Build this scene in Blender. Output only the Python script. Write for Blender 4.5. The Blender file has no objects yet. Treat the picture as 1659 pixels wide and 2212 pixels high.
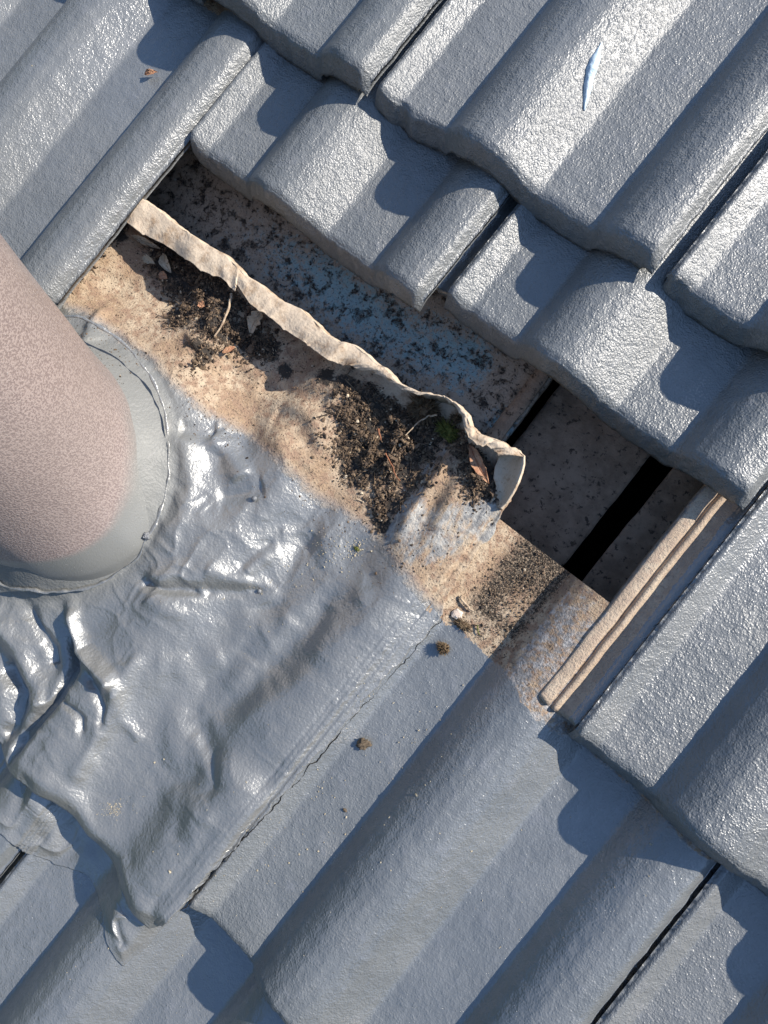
import bpy, math, random
import numpy as np
from mathutils import Matrix, Vector, Euler

rng = np.random.default_rng(7)
random.seed(7)
SC = bpy.context.scene
COL = SC.collection
# ------------------------------------------------------------------ camera
# everything is laid out in roof coordinates (X along the courses, Y up the slope,
# Z off the roof) and then the whole roof is pitched by ROOF
PITCH = math.radians(18)
ROOF = Matrix.Translation((0, 0, 3.2)) @ Matrix.Rotation(PITCH, 4, 'X')
CC = np.array([0.5159192408998229, 0.08930782451797174, 0.6359177104097897])
CM = np.array([[0.7621006827118322, -0.6062360536824112, 0.2273332281601967],
               [0.606057765234705, 0.7914905701606132, 0.07897254298515786],
               [-0.22780810918155353, 0.07759203929788179, 0.9706095717788493]])
FP = 1597.6                       # focal length in units of a 1659 x 2212 picture
cam_d = bpy.data.cameras.new('camera'); cam = bpy.data.objects.new('camera', cam_d); COL.objects.link(cam)
m = Matrix([list(CM[0]) + [CC[0]], list(CM[1]) + [CC[1]], list(CM[2]) + [CC[2]], [0, 0, 0, 1]])
cam.matrix_world = ROOF @ m
cam_d.sensor_fit = 'VERTICAL'; cam_d.sensor_height = 36.0; cam_d.lens = 36.0 * FP / 2212.0
cam_d.clip_start = 0.01; cam_d.clip_end = 3000
SC.camera = cam
# ------------------------------------------------------------------ world, sun, exposure
ELEV = math.radians(25.5); sd = np.array([.62, .785]); sd /= np.linalg.norm(sd)
sun_roof = Vector((sd[0] * math.cos(ELEV), sd[1] * math.cos(ELEV), math.sin(ELEV)))
sun_w = (ROOF.to_3x3() @ sun_roof).normalized()
sl = bpy.data.lights.new('sun', 'SUN'); sl.energy = 5.0; sl.angle = math.radians(.55); sl.color = (1, .93, .83)
so = bpy.data.objects.new('sun', sl); COL.objects.link(so)
so.rotation_euler = sun_w.to_track_quat('Z', 'Y').to_euler()
W = bpy.data.worlds.new('World'); SC.world = W; W.use_nodes = True
wn = W.node_tree.nodes; wl = W.node_tree.links
sky = wn.new('ShaderNodeTexSky'); sky.sky_type = 'NISHITA'; sky.sun_disc = False
sky.sun_elevation = math.asin(sun_w.z); sky.sun_rotation = math.atan2(sun_w.x, sun_w.y)
sky.dust_density = .2; sky.air_density = 1.0; sky.ozone_density = 2.6
wl.new(sky.outputs[0], wn['Background'].inputs[0]); wn['Background'].inputs[1].default_value = .148
SC.view_settings.view_transform = 'Standard'; SC.view_settings.look = 'None'
SC.view_settings.exposure = .69; SC.view_settings.gamma = 1; SC.view_settings.use_curve_mapping = False

# ------------------------------------------------------------------ small maths
def un(px, py, z=0.0):
    d = CM @ np.array([(px - 829.5) / FP, -(py - 1106) / FP, -1.0])
    t = (z - CC[2]) / d[2]
    return CC + t * d
def hash3(i, j, k, s):
    h = (i * 374761393 + j * 668265263 + k * 2147483647 + s * 974634777) & 0xffffffff
    h = ((h ^ (h >> 13)) * 1274126177) & 0xffffffff
    h = h ^ (h >> 16)
    return (h & 0xffff) / 65535.0
def vn(x, y, s=0, z=0.0):
    x = np.asarray(x, float); y = np.asarray(y, float)
    z = np.zeros_like(x) + z
    xi = np.floor(x).astype(np.int64); yi = np.floor(y).astype(np.int64); zi = np.floor(z).astype(np.int64)
    fx = x - xi; fy = y - yi; fz = z - zi
    fx = fx * fx * fx * (fx * (fx * 6 - 15) + 10); fy = fy * fy * fy * (fy * (fy * 6 - 15) + 10); fz = fz * fz * (3 - 2 * fz)
    def c(a, b, d): return hash3(xi + a, yi + b, zi + d, s)
    def pl(d):
        return (c(0, 0, d) * (1 - fx) + c(1, 0, d) * fx) * (1 - fy) + (c(0, 1, d) * (1 - fx) + c(1, 1, d) * fx) * fy
    return (pl(0) * (1 - fz) + pl(1) * fz) * 2 - 1
def fbm(x, y, s=0, o=4, z=0.0):
    r = 0; a = 1; n = 0
    for i in range(o):
        r = r + a * vn(x * 2 ** i + 17.3 * i, y * 2 ** i - 9.1 * i, s + i, z * 2 ** i); n += a; a *= .5
    return r / n
def sstep(a, b, x):
    t = np.clip((np.asarray(x, float) - a) / (b - a), 0, 1); return t * t * (3 - 2 * t)
def segdist(X, Y, P, closed=False):
    P = np.asarray(P, float)[:, :2]; best = np.full(np.shape(X), 1e9); T = np.zeros(np.shape(X)); n = len(P)
    for i in range(n if closed else n - 1):
        a = P[i]; b = P[(i + 1) % n]; d = b - a; L = d @ d + 1e-12
        t = np.clip(((X - a[0]) * d[0] + (Y - a[1]) * d[1]) / L, 0, 1)
        r = np.hypot(X - a[0] - t * d[0], Y - a[1] - t * d[1])
        T = np.where(r < best, (i + t) / max(1, n - 1), T); best = np.minimum(best, r)
    return best, T
def inside(X, Y, P):
    P = np.asarray(P, float)[:, :2]; c = np.zeros(np.shape(X), bool); n = len(P)
    for i in range(n):
        a = P[i]; b = P[(i + 1) % n]
        if a[1] == b[1]: continue
        k = ((a[1] > Y) != (b[1] > Y)) & (X < (b[0] - a[0]) * (Y - a[1]) / (b[1] - a[1]) + a[0])
        c ^= k
    return c
def sdist(X, Y, P):
    d, _ = segdist(X, Y, P, True); return np.where(inside(X, Y, P), d, -d)

# ------------------------------------------------------------------ objects
def put(o, origin, parent):
    COL.objects.link(o)
    if parent is None:
        o.matrix_world = ROOF @ Matrix.Translation(Vector(origin)); o['org'] = list(map(float, origin))
    else:
        po = parent['org']; o.parent = parent
        o.location = [float(origin[i] - po[i]) for i in range(3)]; o['org'] = list(map(float, origin))
def mesh(name, V, F, mat, origin=(0, 0, 0), parent=None, attrs=None, smooth=True, base=None):
    V = np.asarray(V, np.float32).reshape(-1, 3) - np.asarray(origin, np.float32)
    me = bpy.data.meshes.new(name)
    if isinstance(F, np.ndarray) or isinstance(F[0], np.ndarray):
        Fs = [F] if isinstance(F, np.ndarray) else [f for f in F if len(f)]
        me.vertices.add(len(V)); me.vertices.foreach_set('co', V.ravel())
        idx = np.concatenate([f.ravel() for f in Fs]).astype(np.int32); cnt = np.concatenate([np.full(len(f), f.shape[1]) for f in Fs])
        me.loops.add(len(idx)); me.loops.foreach_set('vertex_index', idx)
        me.polygons.add(len(cnt)); me.polygons.foreach_set('loop_start', np.r_[0, np.cumsum(cnt)[:-1]].astype(np.int32))
        me.update(calc_edges=True); me.validate()
    else:
        me.from_pydata([tuple(map(float, v)) for v in V], [], [tuple(f) for f in F]); me.update()
    me.polygons.foreach_set('use_smooth', np.full(len(me.polygons), smooth))
    for k, a in (attrs or {}).items():
        at = me.attributes.new(k, 'FLOAT', 'POINT'); at.data.foreach_set('value', np.asarray(a, np.float32).ravel())
    me.materials.append(mat)
    o = bpy.data.objects.new(name, me); put(o, origin, parent)
    return o
def tag(o, label, cat, group=None, kind=None):
    if label: o['label'] = label
    if cat: o['category'] = cat
    if group: o['group'] = group
    if kind: o['kind'] = kind
    return o
def gridF(n, mm, off=0, flip=False):
    i, j = np.meshgrid(np.arange(n - 1), np.arange(mm - 1), indexing='ij'); a = (i * mm + j).ravel() + off
    f = np.stack([a, a + mm, a + mm + 1, a + 1], 1)
    return f[:, ::-1] if flip else f
def slab(T, B):
    """closed shell between two vertex grids of the same (n, m, 3) shape"""
    n, mm = T.shape[:2]; N = n * mm
    F = [gridF(n, mm), gridF(n, mm, N, True)]
    rim = [i * mm for i in range(n)] + [(n - 1) * mm + j for j in range(1, mm)] + [i * mm + mm - 1 for i in range(n - 2, -1, -1)] + [j for j in range(mm - 2, 0, -1)]
    rim = np.array(rim); nx = np.roll(rim, -1)
    F.append(np.stack([nx, rim, rim + N, nx + N], 1))
    return np.concatenate([T.reshape(-1, 3), B.reshape(-1, 3)]), np.concatenate(F)

# ------------------------------------------------------------------ node helper
class NT:
    def __init__(s, name):
        s.m = bpy.data.materials.new(name); s.m.use_nodes = True; s.n = s.m.node_tree.nodes; s.l = s.m.node_tree.links
        s.b = s.n['Principled BSDF']; s.geo = s.n.new('ShaderNodeNewGeometry').outputs['Position']
        mp = s.n.new('ShaderNodeMapping'); s.l.new(s.geo, mp.inputs[0]); s.pos = mp.outputs[0]
    def set(s, sock, v):
        if hasattr(v, 'default_value') and hasattr(v, 'links'): s.l.new(v, sock)
        elif isinstance(v, (tuple, list)): sock.default_value = (*v, 1) if len(v) == 3 and len(sock.default_value) == 4 else v
        else: sock.default_value = v
    def noise(s, sc, det=3, ro=.55, dist=0, vec=None):
        n = s.n.new('ShaderNodeTexNoise'); s.l.new(vec or s.pos, n.inputs['Vector'])
        n.inputs['Scale'].default_value = sc; n.inputs['Detail'].default_value = det
        n.inputs['Roughness'].default_value = ro; n.inputs['Distortion'].default_value = dist
        return n.outputs[0]
    def voro(s, sc, feat='F1', vec=None, rnd=1):
        n = s.n.new('ShaderNodeTexVoronoi'); n.feature = feat; s.l.new(vec or s.pos, n.inputs['Vector'])
        n.inputs['Scale'].default_value = sc; n.inputs['Randomness'].default_value = rnd
        return n.outputs['Distance']
    def stretch(s, rot, sc):
        mp = s.n.new('ShaderNodeMapping'); mp.vector_type = 'TEXTURE'; s.l.new(s.geo, mp.inputs[0])
        mp.inputs['Rotation'].default_value = rot; mp.inputs['Scale'].default_value = sc; return mp.outputs[0]
    def ma(s, op, a, b=0, c=0, cl=False):
        n = s.n.new('ShaderNodeMath'); n.operation = op; n.use_clamp = cl
        s.set(n.inputs[0], a); s.set(n.inputs[1], b); s.set(n.inputs[2], c); return n.outputs[0]
    def rng(s, v, a, b, c=0, d=1):
        n = s.n.new('ShaderNodeMapRange'); n.interpolation_type = 'SMOOTHSTEP'
        for i, x in enumerate((v, a, b, c, d)): s.set(n.inputs[i], x)
        return n.outputs[0]
    def mix(s, f, a, b):
        n = s.n.new('ShaderNodeMix'); n.data_type = 'RGBA'
        s.set(n.inputs[0], f); s.set(n.inputs[6], a); s.set(n.inputs[7], b); return n.outputs[2]
    def mixf(s, f, a, b):
        n = s.n.new('ShaderNodeMix'); s.set(n.inputs[0], f); s.set(n.inputs[2], a); s.set(n.inputs[3], b); return n.outputs[0]
    def attr(s, k):
        n = s.n.new('ShaderNodeAttribute'); n.attribute_name = k; return n.outputs['Fac']
    def bump(s, h, dist, st=1.0, prev=None):
        n = s.n.new('ShaderNodeBump'); s.set(n.inputs['Strength'], st); s.set(n.inputs['Distance'], dist); s.set(n.inputs['Height'], h)
        if prev is not None: s.l.new(prev, n.inputs['Normal'])
        return n.outputs[0]
    def out(s, col, rough=.5, nrm=None, metal=0, spec=.5, coat=0, crough=.2, cn=None):
        s.set(s.b.inputs['Coat Weight'], coat); s.set(s.b.inputs['Coat Roughness'], crough); s.b.inputs['Coat IOR'].default_value = 1.8
        if cn is not None: s.l.new(cn, s.b.inputs['Coat Normal'])
        s.set(s.b.inputs['Base Color'], col); s.set(s.b.inputs['Roughness'], rough); s.set(s.b.inputs['Metallic'], metal)
        s.set(s.b.inputs['Specular IOR Level'], spec)
        if nrm is not None: s.l.new(nrm, s.b.inputs['Normal'])
        return s.m

def dirt_cols(t, scale=1.0):
    """sun-bleached tan laitance with brown and dark dirt: returns colour, height"""
    big = t.noise(28 * scale, 5, .6); mid = t.noise(120 * scale, 5, .65); fine = t.noise(520 * scale, 4, .7)
    c = t.mix(t.rng(big, .38, .62), (.34, .235, .15), (.47, .37, .26))
    c = t.mix(t.rng(mid, .45, .62), c, (.30, .20, .135))
    c = t.mix(t.rng(fine, .55, .66), c, (.07, .052, .04))
    c = t.mix(t.rng(fine, .36, .27), c, (.66, .58, .47))
    return c, mid, fine

def make_paint_tile(name='painted_concrete', pale=0.0):
    t = NT(name)
    P = t.attr('paint'); G = t.attr('grain'); D = t.attr('dirt'); WH = t.attr('white')
    g1 = t.ma('SUBTRACT', 1, t.ma('MULTIPLY', t.voro(560), 1.1)); g2 = t.noise(1000, 2, .6); g3 = t.noise(240, 3, .5); big = t.noise(22, 4, .6); mid = t.noise(70, 4, .6)
    vp = t.voro(520)
    edge = t.noise(260, 4, .7)
    pm = t.rng(t.ma('ADD', P, t.ma('MULTIPLY', t.ma('SUBTRACT', edge, .5), .9)), .44, .54)
    pc = t.mix(t.rng(big, .35, .65), (.134, .141, .141), (.160, .166, .164))
    pc = t.mix(t.rng(mid, .55, .75, 0, .5), pc, (.20, .205, .215))
    pit = t.ma('MULTIPLY', t.rng(vp, .16, .07), t.rng(t.noise(90, 2), .5, .62))
    pc = t.mix(pit, pc, (.04, .045, .05))
    dc, dm, df = dirt_cols(t)
    dc = t.mix(pale, dc, (.57, .475, .375))
    # sandy gravelly moss dirt where 'dirt' is high
    dd = t.rng(t.ma('ADD', D, t.ma('MULTIPLY', t.ma('SUBTRACT', t.noise(300, 4, .8), .5), 1.6)), .45, .75)
    dc = t.mix(dd, dc, t.mix(t.rng(t.voro(700), .2, .5), (.30, .23, .16), (.045, .036, .028)))
    wm = t.rng(t.ma('ADD', WH, t.ma('MULTIPLY', t.ma('SUBTRACT', t.noise(160, 5, .7), .5), 1.4)), .45, .75)
    dc = t.mix(wm, dc, t.mix(t.rng(t.noise(230, 5, .7), .42, .6), (.20, .195, .19), (.42, .40, .38)))
    dust = t.ma('MULTIPLY', t.rng(t.noise(14, 6, .65), .56, .70), t.rng(g1, .45, .6)); 
    pc = t.mix(t.ma('MULTIPLY', dust, .6), pc, (.30, .285, .26))
    ob = t.n.new('ShaderNodeObjectInfo'); pc = t.mix(t.ma('MULTIPLY', ob.outputs['Random'], .30), pc, (.175, .178, .178))
    chips = t.ma('MULTIPLY', t.rng(t.noise(300, 5, .8), .63, .68), t.rng(t.noise(18, 3), .5, .7))
    pc = t.mix(t.ma('MULTIPLY', chips, .7), pc, (.30, .30, .29))
    col = t.mix(pm, dc, pc)
    h1 = t.ma('ADD', t.ma('ADD', t.ma('MULTIPLY', t.ma('MULTIPLY', g1, t.rng(g3, .35, .6, .35, 1)), .8), t.ma('MULTIPLY', g2, .55)), t.ma('MULTIPLY', g3, .5))
    b = t.bump(h1, t.mixf(G, .00010, .00070), 1.0)
    b = t.bump(t.ma('ADD', mid, t.ma('MULTIPLY', pit, -.5)), .002, .6, b)
    b = t.bump(t.ma('MULTIPLY', df, t.ma('SUBTRACT', 1, pm)), .0018, .9, b)
    b = t.bump(pm, .0006, .8, b)
    r = t.mixf(pm, .85, t.ma('ADD', t.rng(t.noise(13, 6, .7), .35, .68, .27, .43), t.rng(G, .35, .9, 0, .05)))
    return t.out(col, r, b, spec=t.mixf(pm, .2, .72), coat=t.ma('MULTIPLY', pm, t.rng(G, .35, .8, .9, .16)), crough=t.rng(G, .35, .8, .22, .32), cn=b)

def make_sheet_mat():
    t = NT('painted_lead_sheet')
    P = t.attr('paint'); D = t.attr('dirt'); S = t.attr('scrape'); L = t.attr('light'); MT = t.attr('matte')
    edge = t.noise(120, 6, .72)
    pm = t.rng(t.ma('ADD', P, t.ma('MULTIPLY', t.ma('SUBTRACT', edge, .5), .8)), .36, .62)
    pc = t.mix(t.noise(12, 3), (.225, .226, .215), (.275, .272, .255))
    strk = t.noise(60, 5, .65, 0, t.stretch((0, 0, 0), (.25, 1.2, 1.2)))
    pc = t.mix(MT, pc, (.178, .179, .168))
    pc = t.mix(t.rng(strk, .56, .75, 0, .45), pc, (.27, .26, .25))
    dc, dm, df = dirt_cols(t)
    dd = t.rng(t.ma('ADD', D, t.ma('MULTIPLY', t.ma('SUBTRACT', t.noise(170, 6, .8), .5), 1.7)), .45, .70)
    dc = t.mix(dd, dc, (.045, .037, .03))
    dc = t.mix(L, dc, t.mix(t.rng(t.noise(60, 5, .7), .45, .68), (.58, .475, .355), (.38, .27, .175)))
    dc = t.mix(t.ma('MULTIPLY', t.rng(t.noise(420, 3, .7), .56, .66), t.ma('MULTIPLY', L, .35)), dc, (.16, .11, .08))
    ss = t.noise(60, 8, .75, .3, t.stretch((0, 0, math.radians(8)), (.8, 2.6, 1)))
    sm = t.rng(t.ma('ADD', S, t.ma('MULTIPLY', t.ma('SUBTRACT', ss, .5), 2.6)), .55, .95)
    dc = t.mix(sm, dc, t.mix(t.rng(t.noise(140, 4, .6), .4, .6), (.22, .217, .21), (.40, .385, .35)))
    # a thin grey over-spray reaches past the paint edge
    ov = t.ma('MULTIPLY', t.rng(t.ma('ADD', P, t.ma('MULTIPLY', t.ma('SUBTRACT', t.noise(25, 4), .5), .5)), .12, .5), .55)
    dc = t.mix(ov, dc, (.26, .255, .25))
    col = t.mix(pm, dc, pc)
    orange = t.noise(430, 2, .5); o2 = t.noise(1100, 2, .5)
    b = t.bump(t.ma('ADD', orange, t.ma('MULTIPLY', o2, .2)), .0006, 1.0)
    b = t.bump(t.noise(75, 3, .5), .0022, t.rng(t.noise(9, 3), .35, .7, .12, .8), b)
    b = t.bump(t.ma('MULTIPLY', t.ma('MULTIPLY', df, t.ma('SUBTRACT', 1.1, L)), t.ma('SUBTRACT', 1, pm)), .0013, .8, b)
    r = t.mixf(pm, .78, t.ma('ADD', t.rng(t.noise(30, 4, .7), .3, .7, .32, .45), t.ma('MULTIPLY', MT, .16)))
    return t.out(col, r, b, metal=t.ma('MULTIPLY', pm, t.mixf(MT, .42, 0)), spec=t.mixf(pm, .25, t.mixf(MT, .8, .35)), coat=t.ma('MULTIPLY', pm, t.mixf(MT, .55, .0)), crough=t.mixf(MT, .30, .4), cn=b)

def make_pipe_mat():
    t = NT('mauve_pipe_paint')
    H = t.attr('spray')
    n = t.noise(600, 1.2, .5, .15); vor = t.voro(260)
    dots = t.rng(n, .43, .56)
    c = t.mix(dots, (.195, .152, .142), (.300, .243, .222))
    c = t.mix(t.rng(t.noise(12, 3), .3, .7, 0, .35), c, (.23, .19, .17))
    g = t.rng(t.ma('ADD', H, t.ma('MULTIPLY', t.ma('SUBTRACT', t.noise(35, 4), .5), .25)), .25, .8)
    sp = t.ma('MULTIPLY', t.rng(t.voro(330), .12, .06), t.rng(t.noise(50, 2), .5, .6))
    c = t.mix(g, c, (.178, .179, .168))
    c = t.mix(t.ma('MULTIPLY', sp, .8), c, (.6, .58, .54))
    b = t.bump(n, .0012, t.mixf(g, .55, .12)); b = t.bump(sp, .0012, .7, b)
    b = t.bump(t.noise(900, 2), .0004, .5, b)
    return t.out(c, .36, b, spec=.6, coat=t.ma('MULTIPLY', g, .4), crough=.25, cn=b)

def make_simple(name, c1, c2, sc, rough=.85, bd=.0015, c3=None, spec=.25):
    t = NT(name)
    a = t.noise(sc, 5, .65)
    c = t.mix(t.rng(a, .35, .65), c1, c2)
    if c3: c = t.mix(t.rng(t.noise(sc * 3, 5, .7), .55, .64), c, c3)
    b = t.bump(t.noise(sc * 4, 4, .7), bd)
    return t.out(c, rough, b, spec=spec)

def make_underlay():
    t = NT('flaking_blue_coating')
    A = t.attr('blue')
    n = t.noise(75, 7, .75, .2); n2 = t.noise(22, 5, .7); n3 = t.noise(330, 5, .75)
    base = t.mix(t.rng(n, .40, .62), (.44, .355, .27), (.29, .235, .18))
    bl = t.rng(t.ma('ADD', A, t.ma('MULTIPLY', t.ma('SUBTRACT', t.noise(160, 8, .85), .5), 1.9)), .36, .72)
    c = t.mix(bl, base, (.27, .42, .46))
    c = t.mix(t.rng(t.ma('ADD', n, t.ma('MULTIPLY', t.ma('SUBTRACT', n3, .5), .35)), .55, .63), c, (.05, .042, .036))
    c = t.mix(t.rng(n3, .56, .62), c, (.06, .045, .035))
    c = t.mix(t.rng(t.voro(400), .13, .06), c, (.5, .47, .42))
    b = t.bump(t.ma('ADD', n3, t.rng(n, .53, .62)), .0014)
    return t.out(c, .75, b, spec=.3)

M_TILE = make_paint_tile(); M_LOCK = make_paint_tile('bare_side_channel', .42); M_SHEET = make_sheet_mat(); M_PIPE = make_pipe_mat(); M_UNDER = make_underlay()
M_TIMBER = make_simple('dusty_roof_timber', (.42, .30, .21), (.27, .19, .13), 55, c3=(.10, .07, .05))
M_DARK = make_simple('dark_roof_space', (.02, .018, .016), (.012, .011, .01), 20)  # roof space shade put into a near-black colour; the seam crack shares it
M_GROUND = make_simple('garden_ground', (.05, .075, .03), (.09, .08, .05), .6, bd=.02)
def crumb_mat():
    t = NT('leaf_mould_crumbs'); A = t.attr('tone')
    c = t.mix(t.rng(A, .0, .7), (.030, .022, .017), (.145, .098, .062))
    c = t.mix(t.rng(A, .80, .95), c, (.20, .14, .085)); c = t.mix(t.rng(A, .972, .985), c, (.55, .45, .32))
    b = t.bump(t.noise(1500, 3), .0006)
    return t.out(c, .8, b, spec=.35)
M_CRUMB = crumb_mat()
M_GRIT = make_simple('pale_grit', (.55, .45, .28), (.75, .68, .52), 900, c3=(.4, .25, .12))
M_LEAFB = make_simple('dry_brown_leaf', (.30, .14, .075), (.42, .24, .14), 160, .55, .0006, (.12, .06, .04))
M_LEAFP = make_simple('pale_dry_leaf', (.42, .33, .22), (.52, .42, .30), 120, .6, .0006, (.2, .14, .09))
M_TWIG = make_simple('dry_twig_bark', (.50, .39, .27), (.30, .21, .14), 300, .7, .0006)
M_TWIGR = make_simple('reddish_stem', (.30, .12, .06), (.20, .09, .05), 300, .7, .0006)
M_MOSS = make_simple('moss', (.10, .12, .025), (.20, .20, .05), 500, .9, .001, (.05, .035, .02))
M_MOSSB = make_simple('brown_moss', (.14, .09, .055), (.22, .16, .09), 500, .9, .001, (.04, .03, .02))
M_SIL = make_simple('pale_blue_silicone', (.42, .54, .62), (.55, .63, .68), 90, .3, .0004, spec=.6)
M_SHELL = make_simple('pale_petal', (.72, .62, .52), (.62, .5, .4), 200, .5, .0004)
M_MUD = make_simple('brown_mud_lump', (.20, .15, .10), (.12, .09, .06), 600, .85, .001)
M_BLOB = make_simple('painted_over_nail_head', (.14, .145, .155), (.18, .185, .19), 400, .35, .0006, spec=.6)

# ------------------------------------------------------------------ tiles
TW, TL, GAUGE, HF = .300, .420, .3255, .030
HB = .027
_bs = np.linspace(-.2, 1.2, 561)
_bh = np.interp(_bs, [0, .03, .10, .20, .31, .43, .56, .68, .84, 1.0], [0, .15, .45, .74, .93, 1.0, .95, .77, .385, 0])
_k = np.hanning(25); _bh = np.convolve(np.pad(_bh, 12, mode='edge'), _k / _k.sum(), 'valid')
def barrel(s): return np.interp(np.clip(s, -.2, 1.2), _bs, _bh)
def prof(u):
    """top surface of the tile across its width, u in metres"""
    u = np.asarray(u, float)
    z = np.zeros_like(u)
    z = np.maximum(z, HB * barrel((u - .0735) / .0985) * (u < .2))
    z = np.maximum(z, HB * barrel((u - .2285) / .0985) * (u > .2))
    b0 = HB * barrel((u + TW - .2285) / .0985) - .0030
    z = np.where(u < .03, np.maximum(z, b0), z)
    z = z - np.where(u < .03, sstep(.0045, -.0002, u) * .0065, 0)
    return z
def vheight(v): return HF * (1 - v / GAUGE)

def tile(X0, Y0, seed, label, dz=0.0, grain=.6, coarse=False, lock_seen=False, rot=0.0, dirt=None, group='grey concrete roof tiles', paint_to=GAUGE, wedge=0.0, uw=.2955):
    du, dv = (.006, .012) if coarse else (.0021, .0034)
    nu = int(uw / du) + 1; nv = int(TL / dv) + 1
    u = np.linspace(0, uw, nu)
    v = np.concatenate([[0, .0008, .002], np.linspace(.004, TL, nv)])
    U, V = np.meshgrid(u, v, indexing='ij')
    cr, sr = math.cos(rot), math.sin(rot)
    wob = fbm(U * 18, V * 9, seed, 3) * .0009
    bev = np.clip((U - (uw - .0088)) / .0088, 0, 1) ** 1.35 * .0085
    Z = prof(U) - bev + vheight(V) + wob + fbm(U * 160, V * 160, seed + 3, 2) * .00032
    Z -= (.0020 * (1 - sstep(0, .0045, V)))                       # worn front arris
    rag = fbm(U * 70, U * 0 + seed, seed + 9, 3)
    Yj = -.0016 * rag * (1 - sstep(0, .02, V))
    big = np.clip(fbm(U * 34, U * 0 + seed * 3, seed + 5, 2) - .35, 0, 1) * .010 * (1 - sstep(0, .012, V))
    Yj = Yj + big
    Xj = np.where(U > uw - .003, fbm(V * 70, V * 0 + seed, seed + 2, 3) * .0011, 0)
    T = np.stack([U + Xj, V + Yj, Z], -1)
    th = np.where(prof(U) > .006, .0135, .017) + (1 - sstep(.006, .03, V)) * .0055
    th = np.where(U > uw - .010, .0050 + .0085 * np.clip((uw - U) / .010, 0, 1), th)
    nb = fbm(U * 130, V * 130, seed + 12, 3) * .0026
    Bz = Z - th + nb * (V < .02)
    By = V + Yj - .0090 * (1 - sstep(0, .012, V)) + rag * .001 * (V < .01)
    B = np.stack([U + Xj, By, Bz], -1)
    # split the front face into rows so that it can be rough
    n, mm = T.shape[:2]
    fr = []
    K = 1 if coarse else 5
    for k in range(1, K + 1):
        f = k / (K + 1); r = T[:, 0] * (1 - f) + B[:, 0] * f
        r = r + np.stack([0 * r[:, 0], fbm(r[:, 0] * 210, r[:, 2] * 210 + k, seed + 31, 3) * .0016 - .0012 * math.sin(math.pi * f), fbm(r[:, 0] * 210, r[:, 2] * 210 + k, seed + 77, 2) * .0008], 1)
        fr.append(r)
    # one continuous sheet: underside (reversed) -> front face rows -> top
    under = B[:, ::-1] if coarse else B[:, ::-1][:, ::2]
    if not np.allclose(under[:, -1], B[:, 0]): under = np.concatenate([under, B[:, :1]], 1)
    G = np.concatenate([under, np.stack(fr[::-1], 1), T], 1)
    def xf(A):
        A = A.copy(); x = A[..., 0] * cr - A[..., 1] * sr; y = A[..., 0] * sr + A[..., 1] * cr
        A[..., 0] = x + X0; A[..., 1] = y + Y0; A[..., 2] += dz + wedge * A[..., 1] * 0; return A
    Pn = G.reshape(-1, 3)
    n, mm = G.shape[:2]
    # side caps: strip between top and underside on both long sides is closed by quads
    F = [gridF(n, mm)]
    V0 = xf(Pn)
    idx = np.arange(n * mm).reshape(n, mm); nu_ = under.shape[1]; topi = idx[:, nu_ + K:]; boti = idx[:, :nu_]
    extra = []
    tt = topi[0]; bb = boti[0][::-1]
    for row, s in ((0, 1), (n - 1, -1)):
        tt = topi[row]; bb = boti[row][::-1]
        bi = np.clip(np.round(np.linspace(0, len(bb) - 1, len(tt))).astype(int), 0, len(bb) - 1)
        for a in range(len(tt) - 1):
            q = [tt[a], tt[a + 1], bb[bi[a + 1]], bb[bi[a]]]
            extra.append(q[::-1] if s == 1 else q)
    extra = np.array(extra)
    good = extra[:, 2] != extra[:, 3]
    quads = extra[good]
    bad = extra[~good][:, [0, 1, 2]]
    Fq = np.concatenate([F[0], quads])
    vloc = Pn[:, 1]; uloc = Pn[:, 0]
    paint = np.clip(.5 + (paint_to - .004 - vloc) / .012, 0, 1) if not callable(paint_to) else paint_to(V0)
    dirtv = dirt(V0, uloc, vloc) if dirt else (np.zeros(len(V0)), np.zeros(len(V0)))
    allF = [Fq, bad]
    og = (X0 + .15, Y0, dz)
    grain_v = np.full(len(V0), grain) * (.75 + .5 * np.clip(fbm(V0[:, 0] * 9, V0[:, 1] * 9, seed + 40, 2) + .5, 0, 1))
    grain_v = np.where(vloc < .05, np.minimum(1.3, grain_v + .25 * (1 - vloc / .05)), grain_v)
    o = mesh('concrete_tile', V0, allF, M_TILE, og, None, dict(paint=paint, grain=grain_v, dirt=dirtv[0], white=dirtv[1]))
    tag(o, label, 'roof tile', group)
    # side lock: the channelled strip which the neighbouring tile laps over
    ul = np.array([-.0365, -.0362, -.0356, -.0345, -.0325, -.0295, -.0264, -.0255, -.0249, -.0243, -.0236, -.0228, -.0218, -.0202, -.0186, -.0176, -.0168, -.0150, -.009, -.004, .0030])
    zl = np.array([-.0060, -.0020, -.0002, .0006, .0008, .0007, .0003, -.0003, -.0022, -.0042, -.0044, -.0026, -.0010, -.0002, -.0006, -.0018, -.0042, -.0058, -.0062, -.0045, .0046])
    vv = np.linspace(.001, TL - .002, 20 if coarse else 110)
    UU, VV = np.meshgrid(ul, vv, indexing='ij')
    ZZ = zl[:, None] + vheight(VV) - .0015 + fbm(UU * 120, VV * 120, seed + 60, 3) * .0005
    Tt = np.stack([UU + fbm(VV * 60, VV * 0 + 2, seed + 61, 3) * .0006, VV + fbm(UU * 200, UU * 0, seed, 2) * .0012 * (VV < .01), ZZ], -1)
    Bb = Tt.copy(); Bb[..., 2] = np.minimum(Tt[..., 2] - .004, vheight(VV) - .020)
    V2, F2 = slab(xf(Tt), xf(Bb))
    ll = np.concatenate([UU.ravel(), UU.ravel()]); lv = np.concatenate([VV.ravel(), VV.ravel()])
    wt = np.clip(1.1 - (ll + .0365) / .004, 0, 1) * .72
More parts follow.
